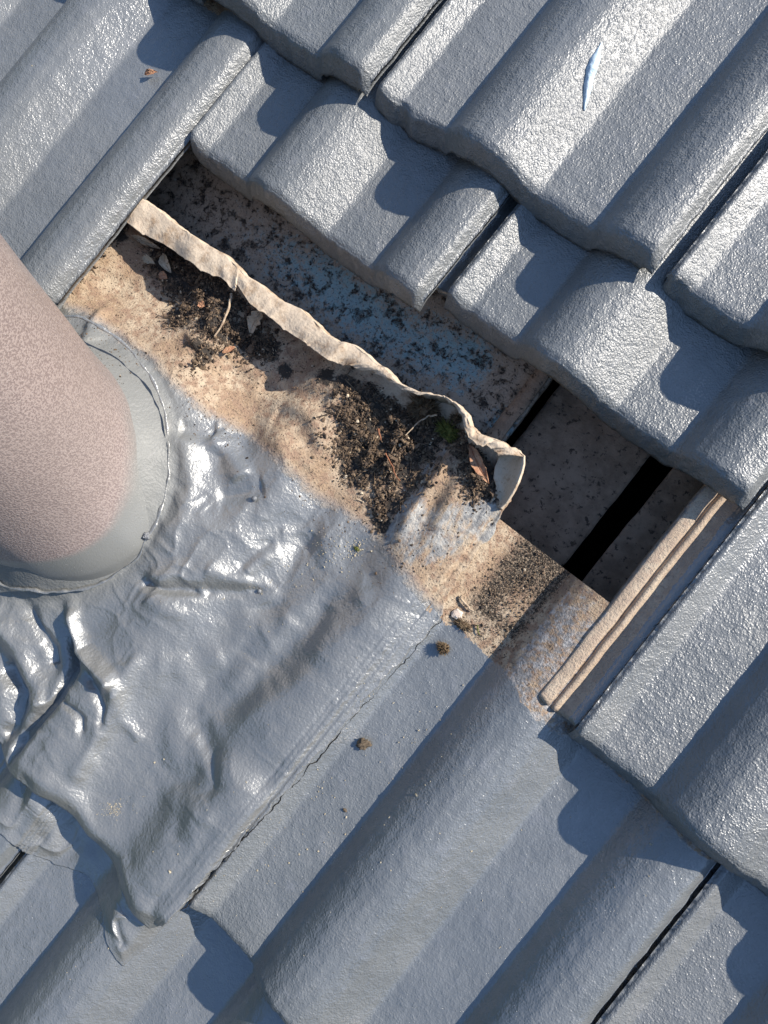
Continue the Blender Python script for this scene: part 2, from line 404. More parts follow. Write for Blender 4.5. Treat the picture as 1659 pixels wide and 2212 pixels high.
    pnt = (lv < .03) * .32 * (ll < -.0300) + (ll > -.0075) * .9
    if not lock_seen: pnt = np.full(len(V2), .8) * (lv < GAUGE)
    mesh('side_lock', V2, F2, M_LOCK, og, o, dict(paint=pnt, grain=np.full(len(V2), .2), dirt=np.zeros(len(V2)), white=wt))
    return o

XA, XC = .1422, .1466
# row above (A): lower ends lie over the pushed-up tiles
for k, lab in ((-2, 'grey roof tile at the top left corner, casting a shadow above the whole left tile'),
               (-1, 'grey tile whose broken rounded corner meets the seam at the top of the photo'),
               (0, 'large sunlit grey tile with the pale silicone smear on its rounded roll'),
               (1, 'grey tile at the upper right edge beyond the wide dark joint'),
               (2, 'unseen grey tile right of the view, added to keep sun out of the opening')):  # last tile lies out of view, added to block sun from the opening
    tile(XA + TW * k, GAUGE, 11 + k * 7, lab, dz=.005, grain=.95, uw=.2895 if k == 0 else .2955, group='tiles of the uppermost course')
# row B: left tile in place, two pushed up, right tile in place
tile(-.6, 0, 51, 'grey tile at the left edge beside the upper part of the pipe', grain=.6, group='tiles of the disturbed course')
tile(-.3, 0, 52, 'grey tile still in place left of the opening, its long edge over the tan flashing', grain=.6, uw=.2995, group='tiles of the disturbed course')
tile(.0, .202, 53, 'pushed up grey tile above the left half of the blue flaking surface', dz=-.0115, grain=1.1, uw=.2905, group='tiles of the disturbed course')
tile(.3, .2207, 54, 'pushed up grey tile above the black gap, right of the other pushed up one', dz=-.0115, grain=1.0, uw=.2955, group='tiles of the disturbed course')
tile(.6, 0, 55, 'grey tile in place at the right with its bare tan side channel showing', grain=.75, lock_seen=True, group='tiles of the disturbed course')
# row C
def c2_dirt(V0, u, v):
    x, y = V0[:, 0], V0[:, 1]
    d = sstep(.0, .03, y) * sstep(.462, .482, x) * (1 - sstep(.522, .53, x)) * (.75 - .5 * np.exp(-(((x - .508) / .012) ** 2 + ((y - .045) / .014) ** 2)))
    w = sstep(.526, .534, x) * (.62 - .25 * sstep(.06, .10, y)) * (y > -.02)
    return d, w
def c_paint(V0):
    x, y = V0[:, 0], V0[:, 1]
    yb = -.002 + fbm(x * 60, x * 0, 5, 3) * .006 - .010 * sstep(.53, .56, x)
    return np.clip(.5 + (yb - y) / .012, 0, 1)
tile(XC - .3, -GAUGE, 60, 'grey tile mostly hidden under the pipe at the left edge', dz=-.012, coarse=True, group='tiles of the lower course')
tile(XC, -GAUGE, 61, 'grey tile hidden under the wrinkled painted flashing', dz=-.012, uw=.299, coarse=True, group='tiles of the lower course')
tile(XC + .3, -GAUGE, 62, 'grey tile right of the flashing seam whose bare tan head is uncovered', grain=.5, dirt=c2_dirt, paint_to=c_paint, group='tiles of the lower course')
tile(XC + .6, -GAUGE, 63, 'grey tile in the lower right corner below the last dark joint', grain=.6, group='tiles of the lower course')
# row D
for k in (0, 1, 2):
    tile(.3 * k - .003, -2 * GAUGE, 70 + k, ['grey tile in the left edge below the flashing with a black gap beside it', 'grey tile at the bottom left under the tip of the lower sheet', 'grey tile at the bottom edge in the shadow of the course above'][k], grain=.4, group='tiles of the bottom course')

# ------------------------------------------------------------------ flashing sheet as a height field
PIPE_C = np.array([.095, -.125]); 
def csurf(x, y):
    """top of the lower course, extended to both sides"""
    u = np.mod(np.asarray(x) - XC, TW); v = np.asarray(y) + GAUGE
    return prof(u) + HF * (1 - v / GAUGE)
def csoft(x, y):
    acc = 0
    for o_, w in ((-.012, .12), (-.007, .2), (-.002, .2), (.002, .2), (.006, .16), (.011, .12)):
        acc = acc + w * csurf(x + o_, y)
    return acc
def on(px, py, f, dz=0.0):
    z = .03
    for _ in range(6):
        p = un(px, py, z); z = .5 * z + .5 * (float(f(np.array([p[0]]), np.array([p[1]]))[0]) + dz)
    return un(px, py, z)
def pl(pts, z=.035): return np.array([un(a, b, z)[:2] for a, b in pts])
RIDGES = [  # pixel polyline, height, half width
 ([(158, 1309), (167, 1360), (178, 1405), (208, 1434), (247, 1464), (262, 1488)], .0065, .0065),
 ([(312, 1405), (283, 1452), (262, 1488), (250, 1530), (217, 1598), (190, 1649), (165, 1700)], .0058, .008),
 ([(262, 1488), (268, 1559), (300, 1604)], .003, .006),
 ([(152, 1360), (158, 1446), (140, 1494), (101, 1545), (64, 1589), (36, 1634)], -.0085, .0055),
 ([(140, 1509), (172, 1530), (190, 1547), (191, 1583)], -.0045, .0035),
 ([(196, 1455), (220, 1488), (235, 1525), (228, 1570)], -.0055, .0032),
 ([(0, 1330), (40, 1400), (70, 1470), (95, 1540)], .005, .010),
 ([(0, 1420), (40, 1500), (30, 1570), (0, 1600)], -.006, .008),
 ([(60, 1300), (110, 1400), (112, 1440)], -.004, .006),
 ([(378, 925), (402, 985), (412, 1050), (395, 1120), (352, 1172)], .0032, .012),
 ([(380, 928), (450, 926)], -.004, .009),
 ([(440, 930), (480, 975), (512, 1035)], .0038, .010),
 ([(455, 1075), (520, 1060), (560, 1050)], -.0035, .010),
 ([(440, 1227), (480, 1250), (530, 1258)], .0045, .007),
 ([(516, 1240), (540, 1212), (590, 1187)], .004, .006),
 ([(500, 1225), (528, 1200), (570, 1160)], -.003, .006),
 ([(310, 1255), (350, 1272), (430, 1277)], -.0045, .0055),
 ([(430, 1277), (480, 1279), (556, 1276)], -.0035, .005),
 ([(330, 1285), (345, 1310), (400, 1330)], .0035, .009),
 ([(580, 1150), (640, 1140), (690, 1120)], .003, .008),
 ([(545, 1300), (560, 1370), (520, 1440)], -.0040, .012),
 ([(620, 1330), (560, 1400), (470, 1510)], .0035, .012),
 ([(600, 1450), (560, 1530), (500, 1560), (430, 1580)], .0035, .012),
 ([(400, 1560), (450, 1640), (470, 1720)], -.0035, .009),
 ([(400, 1590), (440, 1650), (462, 1700)], .0022, .006),
 ([(520, 1400), (430, 1480), (400, 1560)], -.0030, .010),
 ([(330, 1430), (400, 1440), (470, 1420)], .0028, .012),
 ([(690, 1300), (640, 1420), (560, 1500)], -.003, .012),
 ([(420, 1650), (400, 1740), (390, 1820)], -.0026, .010),
 ([(815, 1220), (735, 1285), (640, 1375), (520, 1485), (430, 1565)], -.0034, .013),
 ([(640, 1165), (600, 1230), (560, 1270)], -.003, .010),
 ([(700, 1240), (600, 1340), (540, 1380)], .003, .012),
 # rolled lower edge
 ([(60, 1640), (103, 1672), (167, 1729), (202, 1795), (268, 1854), (292, 1902), (321, 1943), (351, 1970)], .0045, .009),
 # beside the debris
 ([(395, 740), (440, 700), (455, 665)], .006, .010), ([(520, 800), (600, 830), (700, 860)], -.003, .010),
 ([(560, 880), (620, 900), (650, 960)], -.003, .010), ([(640, 900), (690, 960), (640, 1010)], .0028, .010),
 ([(590, 940), (612, 1000)], .0025, .008), ([(205, 650), (190, 700), (205, 745)], .003, .008),
 ([(975, 945), (950, 985), (905, 1055), (845, 1150)], .0085, .0085), ([(975, 990), (930, 1080), (880, 1180)], -.003, .007),
 ([(985, 1010), (960, 1080), (930, 1150)], .002, .006),
]
RP = [(pl(a), h, w) for a, h, w in RIDGES]
def sheet_z(x, y):
    x = np.asarray(x, float); y = np.asarray(y, float)
    u_ = HF * (1 - (y + GAUGE) / GAUGE); z = (csoft(x, y) - u_) * .66 + u_ + .0045
    # drape over the front edge of the lower course
    over = np.clip(-GAUGE - y, 0, 1)
    z = z - 5.0 * over ** 2 - .10 * over
    # past the head of the lower course it sinks to the underlay
    z = z - sstep(.085, .125, y) * .004
    r = np.hypot(x - PIPE_C[0], y - PIPE_C[1])
    w = 1 - sstep(.130, .20, r)
    z = z * (1 - w) + (.030 + vheight(y + GAUGE) * .45) * w
    r2 = np.hypot(x - PIPE_C[0] + .005, y - PIPE_C[1] - .007)
    z = z + .034 * np.clip(1 - (r2 - .098) / .034, 0, 1) ** 1.35
    painted = 1 - sstep(-.02, .03, y); calm = .12 + .88 * sstep(.112, .150, r)
    wx = x + .012 * vn(x * 25, y * 25, 3); wy = y + .012 * vn(x * 25, y * 25, 4)
    rid = 1 - np.abs(vn(wx * 22, wy * 22, 21)); rid2 = 1 - np.abs(vn(wx * 40 + 3, wy * 40, 22))
    amp = .45 + .9 * np.clip(vn(x * 9, y * 9, 30) * .8 + .3, 0, 1)
    left = 1 - sstep(.24, .32, x)
    soft = vn(wx * 26, wy * 26, 23)
    z = z + calm * amp * (painted * .6 + .4) * (.0020 * left * (rid ** 4 - .2) + .0014 * (rid2 ** 4 - .2) * (.5 + left) + .0012 * (.35 + left) * ((1 - np.abs(vn(wx * 75, wy * 62, 24))) ** 3 - .25) + .0046 * soft + .0018 * vn(wx * 44, wy * 40, 26) + .0020 * vn(x * 15, y * 15, 33))
    z = z + fbm(x * 70, y * 70, 35, 3) * .0005
    for P, h, wd in RP:
        d, T = segdist(x, y, P)
        wd2 = wd * (1 + .35 * vn(x * 60, y * 60, 40)); tap = sstep(0, .12, T) * (1 - sstep(.88, 1, T)) * .7 + .3
        g = np.exp(-(d / wd2) ** 2) * tap
        z = z + h * (.85 + .85 * (P[:, 0].mean() < .26)) * g
    return z

FOLD = [(285, 418), (306, 429), (345, 456), (380, 484), (408, 503), (449, 530), (485, 551), (509, 571), (524, 592), (568, 619), (604, 646), (649, 667), (678, 693), (702, 720), (735, 738), (759, 744), (801, 773), (831, 797), (861, 827), (878, 836), (905, 846), (929, 847), (962, 855), (991, 876), (1009, 896), (1016, 918), (1032, 934), (1060, 948), (1092, 960), (1117, 973), (1129, 984)]
FREE = [(255, 470), (275, 484), (318, 512), (355, 530), (396, 554), (425, 577), (476, 598), (506, 628), (515, 619), (539, 655), (574, 679), (604, 705), (649, 735), (670, 750), (687, 762), (723, 783), (745, 787), (771, 797), (807, 805), (843, 821), (868, 842), (911, 855), (950, 856), (980, 876), (998, 896), (1003, 925), (1015, 949), (1039, 962), (1056, 966), (1070, 975), (1078, 985)]
FOLDW = np.array([un(a, b, .018) for a, b in FOLD]); 
RB = [(1129, 984), (1128, 1002), (1119, 1038), (1100, 1070), (1081, 1100), (1063, 1152), (1042, 1173), (1016, 1212), (986, 1251), (950, 1298), (934, 1328), (880, 1390), (800, 1480), (700, 1595), (600, 1710), (500, 1820), (420, 1915), (372, 1968), (348, 1990)]
RBW = np.array([un(a, b, .022 + .02 * (i > 9)) for i, (a, b) in enumerate(RB)])
RBW[9:, 0] += .004; RBW[0] = FOLDW[-1]
BB = [(348, 1990), (339, 1991), (309, 1955), (286, 1923), (256, 1875), (232, 1845), (196, 1803), (173, 1765), (138, 1722), (103, 1702), (40, 1652), (0, 1606), (-60, 1540), (-200, 1400), (-330, 1260), (-460, 1130)]
BBW = np.array([un(a, b, .030) for a, b in BB]); BBW[0] = RBW[-1]
# sheet outline is sampled as a Coons-like grid: s across, t from the lower edge to the fold
def resample(P, n, k=2):
    P = np.asarray(P)[:, :k]; d = np.r_[0, np.cumsum(np.hypot(*np.diff(P[:, :2], axis=0).T))]
    return np.stack([np.interp(np.linspace(0, d[-1], n), d, P[:, i]) for i in range(k)], 1)
NS, NTT = 430, 360
XL = -.135
bot = resample(np.concatenate([BBW[::-1]]), NS); top_pts = np.concatenate([[[XL, FOLDW[0, 1]]], FOLDW[:, :2]]); top = resample(top_pts, NS)
bot[:, 0] = bot[:, 0]; left = np.stack([np.linspace(bot[0, 0], top[0, 0], NTT), np.linspace(bot[0, 1], top[0, 1], NTT)], 1)
right = resample(RBW[::-1], NTT)
# rough torn edge on the right and bottom
right[:, 0] += fbm(right[:, 1] * 110, right[:, 1] * 0, 80, 4) * .0030
S_, T_ = np.meshgrid(np.linspace(0, 1, NS), np.linspace(0, 1, NTT), indexing='ij')
GX = (1 - T_) * bot[:, None, 0] + T_ * top[:, None, 0] + (1 - S_) * left[None, :, 0] + S_ * right[None, :, 0] - ((1 - S_) * (1 - T_) * bot[0, 0] + S_ * (1 - T_) * bot[-1, 0] + (1 - S_) * T_ * top[0, 0] + S_ * T_ * top[-1, 0])
GY = (1 - T_) * bot[:, None, 1] + T_ * top[:, None, 1] + (1 - S_) * left[None, :, 1] + S_ * right[None, :, 1] - ((1 - S_) * (1 - T_) * bot[0, 1] + S_ * (1 - T_) * bot[-1, 1] + (1 - S_) * T_ * top[0, 1] + S_ * T_ * top[-1, 1])
GZ = sheet_z(GX, GY)
# the free edges lie down flat on what is below them
dr, _ = segdist(GX, GY, RBW[4:-1]); flat = 1 - sstep(.0, .020, dr)
GZ = GZ * (1 - flat) + (np.maximum(csurf(GX, GY), csurf(np.maximum(GX, XC + .3055), GY)) + .0016) * flat
# rise into the fold at the top
df, _ = segdist(GX, GY, FOLDW)
GZ = GZ + .007 * (1 - sstep(0, .02, df))
PAINT_PX = [(60, 600), (120, 650), (150, 668), (200, 690), (262, 735), (330, 780), (385, 840), (440, 895), (520, 935), (580, 985), (640, 1040), (665, 1075), (720, 1100), (775, 1135), (800, 1165), (822, 1190), (850, 1222), (905, 1285), (945, 1330), (1000, 1600), (400, 2100), (-700, 1600), (-600, 300)]
PW = pl(PAINT_PX, .022)
sdp = sdist(GX, GY, PW)
paintA = np.clip(.5 + sdp / .030, 0, 1)
def blob(px, py, r, z=.015, sx=1.0):
    c = un(px, py, z); return np.exp(-(((GX - c[0]) / (r * sx)) ** 2 + ((GY - c[1]) / r) ** 2))
DIRT = [(345, 560, .022), (400, 600, .024), (450, 640, .022), (390, 680, .018), (470, 700, .022), (520, 720, .018), (440, 760, .012), (560, 740, .016), (800, 890, .030), (780, 960, .028), (850, 940, .036), (900, 900, .026), (850, 1010, .02), (830, 1080, .016), (1050, 1010, .020), (1060, 1060, .015), (820, 1130, .012), (740, 830, .014), (700, 810, .012), (760, 1010, .02), (600, 790, .01), (320, 520, .012), (250, 500, .01)]
dirtA = np.zeros_like(GX)
for a, b_, r in DIRT: dirtA = np.maximum(dirtA, blob(a, b_, r, .015, 1.15))
dfold, _ = segdist(GX, GY, pl([(960, 965), (905, 1050), (835, 1165)], .02)); scr = .80 * np.clip(1.1 * np.exp(-(dfold / .008) ** 2) + blob(1010, 1110, .020) + blob(960, 1170, .02) + blob(900, 1200, .018) * 1.1 + blob(910, 1130, .02) + blob(880, 1160, .014) + blob(1060, 1110, .01) * 1.3 + blob(1050, 1150, .009) * 1.3 + blob(930, 1010, .012) * .8, 0, 1)
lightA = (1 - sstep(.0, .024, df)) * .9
GT = np.stack([GX, GY, GZ], -1); ed = 1 - sstep(0, .0035, segdist(GX, GY, right)[0]); GT[..., 2] += ed * (.0008 + .0014 * np.clip(fbm(GY * 95, GX * 160, 83, 3) + .15, 0, 1)); GB = GT.copy(); GB[..., 2] -= .0016
V_, F_ = slab(GT, GB)
def two(a): return np.concatenate([a.ravel(), a.ravel()])
flash = mesh('lead_flashing', V_, F_, M_SHEET, (.2, -.12, .02), None, dict(paint=two(paintA), dirt=two(dirtA * .95), scrape=two(scr), light=two(lightA), matte=two(1 - sstep(.118, .155, np.hypot(GX - PIPE_C[0] + .005, GY - PIPE_C[1] - .007)))))
tag(flash, 'large wrinkled lead flashing sheet round the pipe, painted grey below and bare dirty tan above', 'flashing', 'flashing sheets')

def crack():
    Q = resample(RBW[10:-1], 900); k = np.linspace(0, 60, 900)
    x = Q[:, 0] + .0012 + fbm(k, k * 0, 88, 4) * .0022; y = Q[:, 1]
    z = np.maximum(csurf(x, y), csurf(np.maximum(x, XC + .3055), y)) + .0006
    rad = .00038 * np.clip(fbm(k * .4, k * 0 + 4, 89, 3) * 1.6 + .75, .15, 1.3)
    P = np.stack([x, y, z], 1); tg = np.gradient(P, axis=0); tg /= np.linalg.norm(tg, axis=1, keepdims=True)
    a = np.cross(tg, [0, 0, 1.0]); a /= np.linalg.norm(a, axis=1, keepdims=True); th = np.linspace(0, 2 * np.pi, 7)
    V = P[:, None] + rad[:, None, None] * (np.cos(th)[None, :, None] * a[:, None] + np.sin(th)[None, :, None] * np.array([0, 0, 1.0]))
    mesh('seam_crack', V, gridF(900, 7), M_DARK, (.2, .12, .02), flash)['label'] = 'thin dirty crack along the straight seam of the flashing'
crack()

# upturned lip folded back down-slope: swept cross-section
def lip():
    n = 420
    A = resample(np.array(FOLD, float), n); Bq = resample(np.array(FREE, float), n)
    # match arc parameter by index of control points instead of length
    k = np.linspace(0, len(FOLD) - 1, n); A = np.stack([np.interp(k, range(len(FOLD)), np.array(FOLD)[:, i]) for i in (0, 1)], 1)
    Bq = np.stack([np.interp(k, range(len(FREE)), np.array(FREE)[:, i]) for i in (0, 1)], 1)
    jt = fbm(k * 1.7, k * 0, 95, 3); js = 1 - np.abs(vn(k * 1.3, k * 0 + 3, 96)); Bq[:, 0] += jt * 3.0; Bq[:, 1] += jt * 5 + (js ** 4 - .3) * 5; A[:, 1] += fbm(k * 2.3, k * 0 + 9, 97, 3) * 4
    rows = []
    for i in range(n):
        base = un(*A[i], .018); zb = float(sheet_z(base[0:1], base[1:2])[0]) + .0055
        wv = float(vn(np.array([k[i] * .9]), np.array([0.0]), 90)[0]); wv2 = float(vn(np.array([k[i] * 3.1]), np.array([5.0]), 91)[0])
        top_ = un(*A[i], .0265 + .001 * wv); fre = un(*Bq[i], .0265 + .0035 * wv + .001 * wv2)
        base = np.array([top_[0], top_[1] + .001, zb - .001])
        back = np.array([top_[0] + .0006, top_[1] + .0022, (zb + top_[2]) / 2])
        sec = [base, back, top_]
        for t in (.015, .05, .14, .24, .36, .5, .64, .8, .92, .975, 1.0):
            p = top_ * (1 - t) + fre * t
            p = p + np.array([0, 0, .0012 * math.sin(math.pi * min(1, t * 1.1)) + .0007 * float(vn(np.array([k[i] * 2.2]), np.array([t * 3.0]), 93)[0])])
            sec.append(p)
        rows.append(sec)
    T = np.array(rows); Nn = np.zeros_like(T)
    d1 = np.gradient(T, axis=0); d2 = np.gradient(T, axis=1); N = np.cross(d1, d2); N /= np.linalg.norm(N, axis=-1, keepdims=True) + 1e-9
    B = T + N * .0007
    V, F = slab(T, B)
    kk = np.repeat(k, T.shape[1]); tt = np.tile(np.linspace(0, 1, T.shape[1]), n)
    dd = np.clip(.34 * np.clip(fbm(kk * 1.1, tt * 2.5, 98, 4) * 2.2 + .25, 0, 1) + .62 * np.exp(-((kk - 4.5) / 2.0) ** 2) * sstep(.3, .8, tt) + .35 * np.exp(-((kk - 6.5) / 1.2) ** 2), 0, 1)
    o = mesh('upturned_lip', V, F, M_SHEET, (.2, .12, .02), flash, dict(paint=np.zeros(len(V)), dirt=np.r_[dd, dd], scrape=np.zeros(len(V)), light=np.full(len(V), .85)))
    o['label'] = 'cream folded back upper edge of the flashing'
lip()
# corner flap turned up at the right hand end
def flap():
    outer = [(1117, 973), (1131, 984), (1131, 1000), (1127, 1018), (1119, 1040), (1108, 1062), (1094, 1084), (1081, 1098)]
    inner = [(1075, 984), (1076, 990), (1074, 998), (1069, 1008), (1066, 1032), (1073, 1050), (1070, 1068), (1060, 1086)]
    n = 80; k = np.linspace(0, len(outer) - 1, n)
    O = np.stack([np.interp(k, range(8), np.array(outer)[:, i]) for i in (0, 1)], 1); I = np.stack([np.interp(k, range(8), np.array(inner)[:, i]) for i in (0, 1)], 1)
    rows = []
    for i in range(n):
        zi = .012 ; zo = .026 - .010 * sstep(4, 7, k[i])
        a = un(*I[i], zi + .010 * (1 - sstep(0, 1.2, k[i]))); b = un(*O[i], zo)
        r = [a * (1 - t) + b * t + np.array([0, 0, -.006 * math.sin(math.pi * t) * (1 - t * .3)]) for t in np.linspace(0, 1, 12)]
        dn = (b - a)[:2]; dn = dn / (np.linalg.norm(dn) + 1e-9)
        r += [b + np.array([dn[0] * .0012, dn[1] * .0012, -.0015]), b + np.array([dn[0] * .0010, dn[1] * .0010, -.009]), b + np.array([-dn[0] * .002, -dn[1] * .002, -.020])]
        rows.append(r)
    T = np.array(rows); d1 = np.gradient(T, axis=0); d2 = np.gradient(T, axis=1); N = np.cross(d1, d2); N /= np.linalg.norm(N, axis=-1, keepdims=True) + 1e-9
    s = -1 if N[40, 5, 2] > 0 else 1
    V, F = slab(T, T + N * .0014 * s)
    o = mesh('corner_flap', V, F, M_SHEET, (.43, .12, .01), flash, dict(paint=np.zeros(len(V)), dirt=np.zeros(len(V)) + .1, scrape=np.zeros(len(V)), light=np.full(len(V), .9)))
    o['label'] = 'smooth cream turned up corner of the flashing'
flap()

# second, lower sheet dressed over the bottom course
def dsurf(x, y):
    u = np.mod(np.asarray(x) + .003, TW); v = np.asarray(y) + 2 * GAUGE
    return prof(u) + HF * (1 - v / GAUGE)
def dsoft(x, y): return sum(dsurf(x + o_, y) for o_ in (-.006, -.003, 0, .003, .006)) / 5
def lower_sheet():
    P = [(-260, 1700), (-120, 1760), (0, 1803), (62, 1845), (120, 1868), (182, 1886), (205, 1915), (218, 1960), (224, 2000), (230, 2045), (245, 2070), (263, 2090), (285, 2070), (312, 2050), (345, 2010), (372, 1975), (340, 1900), (260, 1800), (150, 1690), (40, 1590), (-100, 1500), (-260, 1440)]
    lo = np.array([on(a, b, dsurf, .002)[:2] for a, b in P[:16]]); hi = np.array([un(a, b, .02)[:2] for a, b in P[15:]][::-1])
    n, mm = 300, 110
    L = resample(lo, n); H = resample(hi, n); H[:, 1] = np.minimum(H[:, 1] + .0, -.30)
    L[:, 1] += fbm(L[:, 0] * 120, L[:, 0] * 0, 101, 3) * .0016
    t = np.linspace(0, 1, mm)[None, :, None]; G = L[:, None] * (1 - t) + H[:, None] * t
    x, y = G[..., 0], G[..., 1]; z = dsoft(x, y) + .0025
    e, _ = segdist(x, y, lo); k = sstep(.0, .014, e)
    rid = 1 - np.abs(vn(x * 38 + .4 * vn(x * 60, y * 60, 7), y * 26, 110))
    z = z + k * (.0028 * (rid ** 3 - .2) + .0016 * vn(x * 70, y * 70, 111)) - (1 - k) * .0012
    for PP, h, w in (([(75, 1700), (95, 1790), (92, 1830)], .0025, .007), ([(52, 1700), (45, 1780), (20, 1830)], -.003, .008), ([(150, 1700), (200, 1790), (215, 1830)], -.004, .008), ([(230, 1850), (262, 1930), (262, 2000)], .004, .009), ([(262, 1985), (270, 2030)], -.003, .004)):
        Q = pl(PP, .03); d, T = segdist(x, y, Q); z = z + h * np.exp(-(d / w) ** 2) * k
    zmax = sheet_z(x, y) - .004; z = np.where(y > -.375, np.minimum(z, zmax), z)
    A = np.stack([x, y, z], -1); B = A.copy(); B[..., 2] -= .0014
    V, F = slab(A, B)
    o = mesh('lower_flashing', V, F, M_SHEET, (.25, -.4, .03), None, dict(paint=np.ones(len(V)), dirt=np.zeros(len(V)), scrape=np.zeros(len(V)), light=np.zeros(len(V))))
    tag(o, 'lower painted lead sheet with a pointed tip dressed over the bottom course', 'flashing', 'flashing sheets')
lower_sheet()

# ------------------------------------------------------------------ vent pipe
def pipe():
    a, p1 = math.radians(-10), math.radians(20)
    d = np.array([math.sin(a), math.sin(p1), math.cos(p1)]); d /= np.linalg.norm(d)
    c0 = np.array([PIPE_C[0] + .001, PIPE_C[1] - .004, .02]); e1 = np.cross(d, [0, 1, 0]); e1 /= np.linalg.norm(e1); e2 = np.cross(d, e1)
    hs = np.concatenate([np.linspace(-.05, .10, 60), np.linspace(.105, .42, 30)]); th = np.linspace(0, 2 * np.pi, 161)
    H, TH = np.meshgrid(hs, th, indexing='ij')
    flare_side = (np.cos(TH)[..., None] * e1 + np.sin(TH)[..., None] * e2) @ np.array([.76, .65, 0]) * 1.3
    R_ = .0960 + (.004 + .024 * np.clip(flare_side, 0, 1)) * np.exp(-(np.clip(H, 0, 1) / .038) ** 1.5) + .0008 * vn(np.cos(TH) * 4, np.sin(TH) * 4, 140, H * 20)
    V = c0 + H[..., None] * d + R_[..., None] * (np.cos(TH)[..., None] * e1 + np.sin(TH)[..., None] * e2)
    Vi = c0 + H[..., None] * d + (R_ - .004)[..., None] * (np.cos(TH)[..., None] * e1 + np.sin(TH)[..., None] * e2)
    Vv, F = slab(V, Vi)
    sun_side = (np.cos(TH)[..., None] * e1 + np.sin(TH)[..., None] * e2) @ np.array([.50, .86, 0])
    spray = np.clip(1.15 - (H - .018) / (.014 + .062 * np.clip(sun_side, 0, 1) ** 3), 0, 1)
    o = mesh('vent_pipe', Vv, F, M_PIPE, tuple(c0), None, dict(spray=np.r_[spray.ravel(), spray.ravel()]))
    tag(o, 'wide mauve vent pipe with grey overspray at its foot', 'pipe')
    # smeared sealant bead round the foot
    th = np.linspace(0, 2 * np.pi, 400); k = np.linspace(0, 2 * np.pi, 12)
    rr = .1120 + .0130 * np.clip((np.cos(th)[:, None] * e1 + np.sin(th)[:, None] * e2) @ np.array([.76, .65, 0]) * 1.3, 0, 1) + .0022 * fbm(np.cos(th) * 6, np.sin(th) * 6, 150, 3); ds = .0006 + .0008 * fbm(np.cos(th) * 12, np.sin(th) * 12, 151, 3)
    V = []
    for i, t in enumerate(th):
        n = math.cos(t) * e1 + math.sin(t) * e2
        q = c0 + n * rr[i]; zc = float(sheet_z(np.array([q[0]]), np.array([q[1]]))[0])
        hh = (zc - q[2]) / d[2] + .0005; q = q + d * hh
        V.append([q + n * ds[i] * math.cos(kk) * 2.0 + d * ds[i] * math.sin(kk) for kk in k])
    V = np.array(V); Fg = gridF(*V.shape[:2])
    b = mesh('sealant_bead', V, Fg, M_SHEET, tuple(c0), o, dict(paint=np.ones(V.shape[0] * V.shape[1]), dirt=np.zeros(V.shape[0] * V.shape[1]), scrape=np.zeros(V.shape[0] * V.shape[1]), light=np.zeros(V.shape[0] * V.shape[1])))
pipe()

# ------------------------------------------------------------------ what the opening shows
def plate(name, x0, x1, y0, y1, z, th, mat, seed, amp=.0008, attrs=None, tilt=0.0, du=.004):
    nx = max(3, int((x1 - x0) / du)); ny = max(3, int((y1 - y0) / du))
    X, Y = np.meshgrid(np.linspace(x0, x1, nx), np.linspace(y0, y1, ny), indexing='ij')
    Z = z + tilt * (Y - y0) + fbm(X * 60, Y * 60, seed, 4) * amp
    Xe = X + fbm(Y * 50, Y * 0, seed + 1, 3) * .0012; Ye = Y + fbm(X * 50, X * 0, seed + 2, 3) * .0012
    T = np.stack([Xe, Ye, Z], -1); B = T.copy(); B[..., 2] = Z - th
    V, F = slab(T, B); at = attrs(X, Y) if attrs else {}
    at = {k_: two(v_) for k_, v_ in at.items()}
    return mesh(name, V, F, mat, ((x0 + x1) / 2, (y0 + y1) / 2, z - th), None, at)
def blueA(X, Y):
    b = .20 + .50 * np.exp(-(((X - .20) / .13) ** 2 + ((Y - .175) / .035) ** 2)) + .35 * np.exp(-(((X - .33) / .05) ** 2 + ((Y - .2) / .03) ** 2)) + .6 * np.exp(-(((X - .395) / .012) ** 2 + ((Y - .165) / .012) ** 2))
    b = b - .7 * sstep(.34, .40, X) * (np.hypot(X - .395, Y - .165) > .02)
    return {'blue': np.clip(b, 0, 1)}
UB1 = un(1138, 888, -.045)[0]; P1a = un(1158, 898, -.08)[0]; P1b = un(1320, 1088, -.08)[0] + .001; P2a = un(1372, 1125, -.08)[0] - .003
tag(plate('underlay_board', -.10, UB1, .075, .40, -.045, .012, M_UNDER, 200, .0012, blueA, du=.0025), 'dirt speckled board with flaking pale blue coating behind the folded lip', 'board')
tag(plate('timber_batten', UB1 - .016, UB1 - .002, .08, .40, -.040, .0045, M_TIMBER, 205, .0006), 'thin brown raised strip beside the narrow dark groove', 'batten')
tag(plate('timber_board', P1a, P1b, .05, .40, -.080, .014, M_TIMBER, 210, .0012), 'wide dusty brown board between the narrow groove and the black gap', 'board', 'brown boards inside the opening')
tag(plate('timber_board', P2a, .62, .05, .40, -.080, .014, M_TIMBER, 215, .0012), 'narrow dusty brown board between the black gap and the bare side channel', 'board', 'brown boards inside the opening')
# near-black box added below the tiles, keeps light out so the gap stays black
def box_in(name, x0, x1, y0, y1, z0, z1, mat):
    v = [(x, y, z) for z in (z0, z1) for y in (y0, y1) for x in (x0, x1)]
    f = [(0, 1, 3, 2), (0, 4, 5, 1), (1, 5, 7, 3), (3, 7, 6, 2), (2, 6, 4, 0)]
    return mesh(name, v, f, mat, (x0, y0, z0), None, smooth=False)
bx = box_in('roof_space_blackout', -.14, .88, -.30, .72, -.45, -.032, M_DARK); bx['kind'] = 'structure'

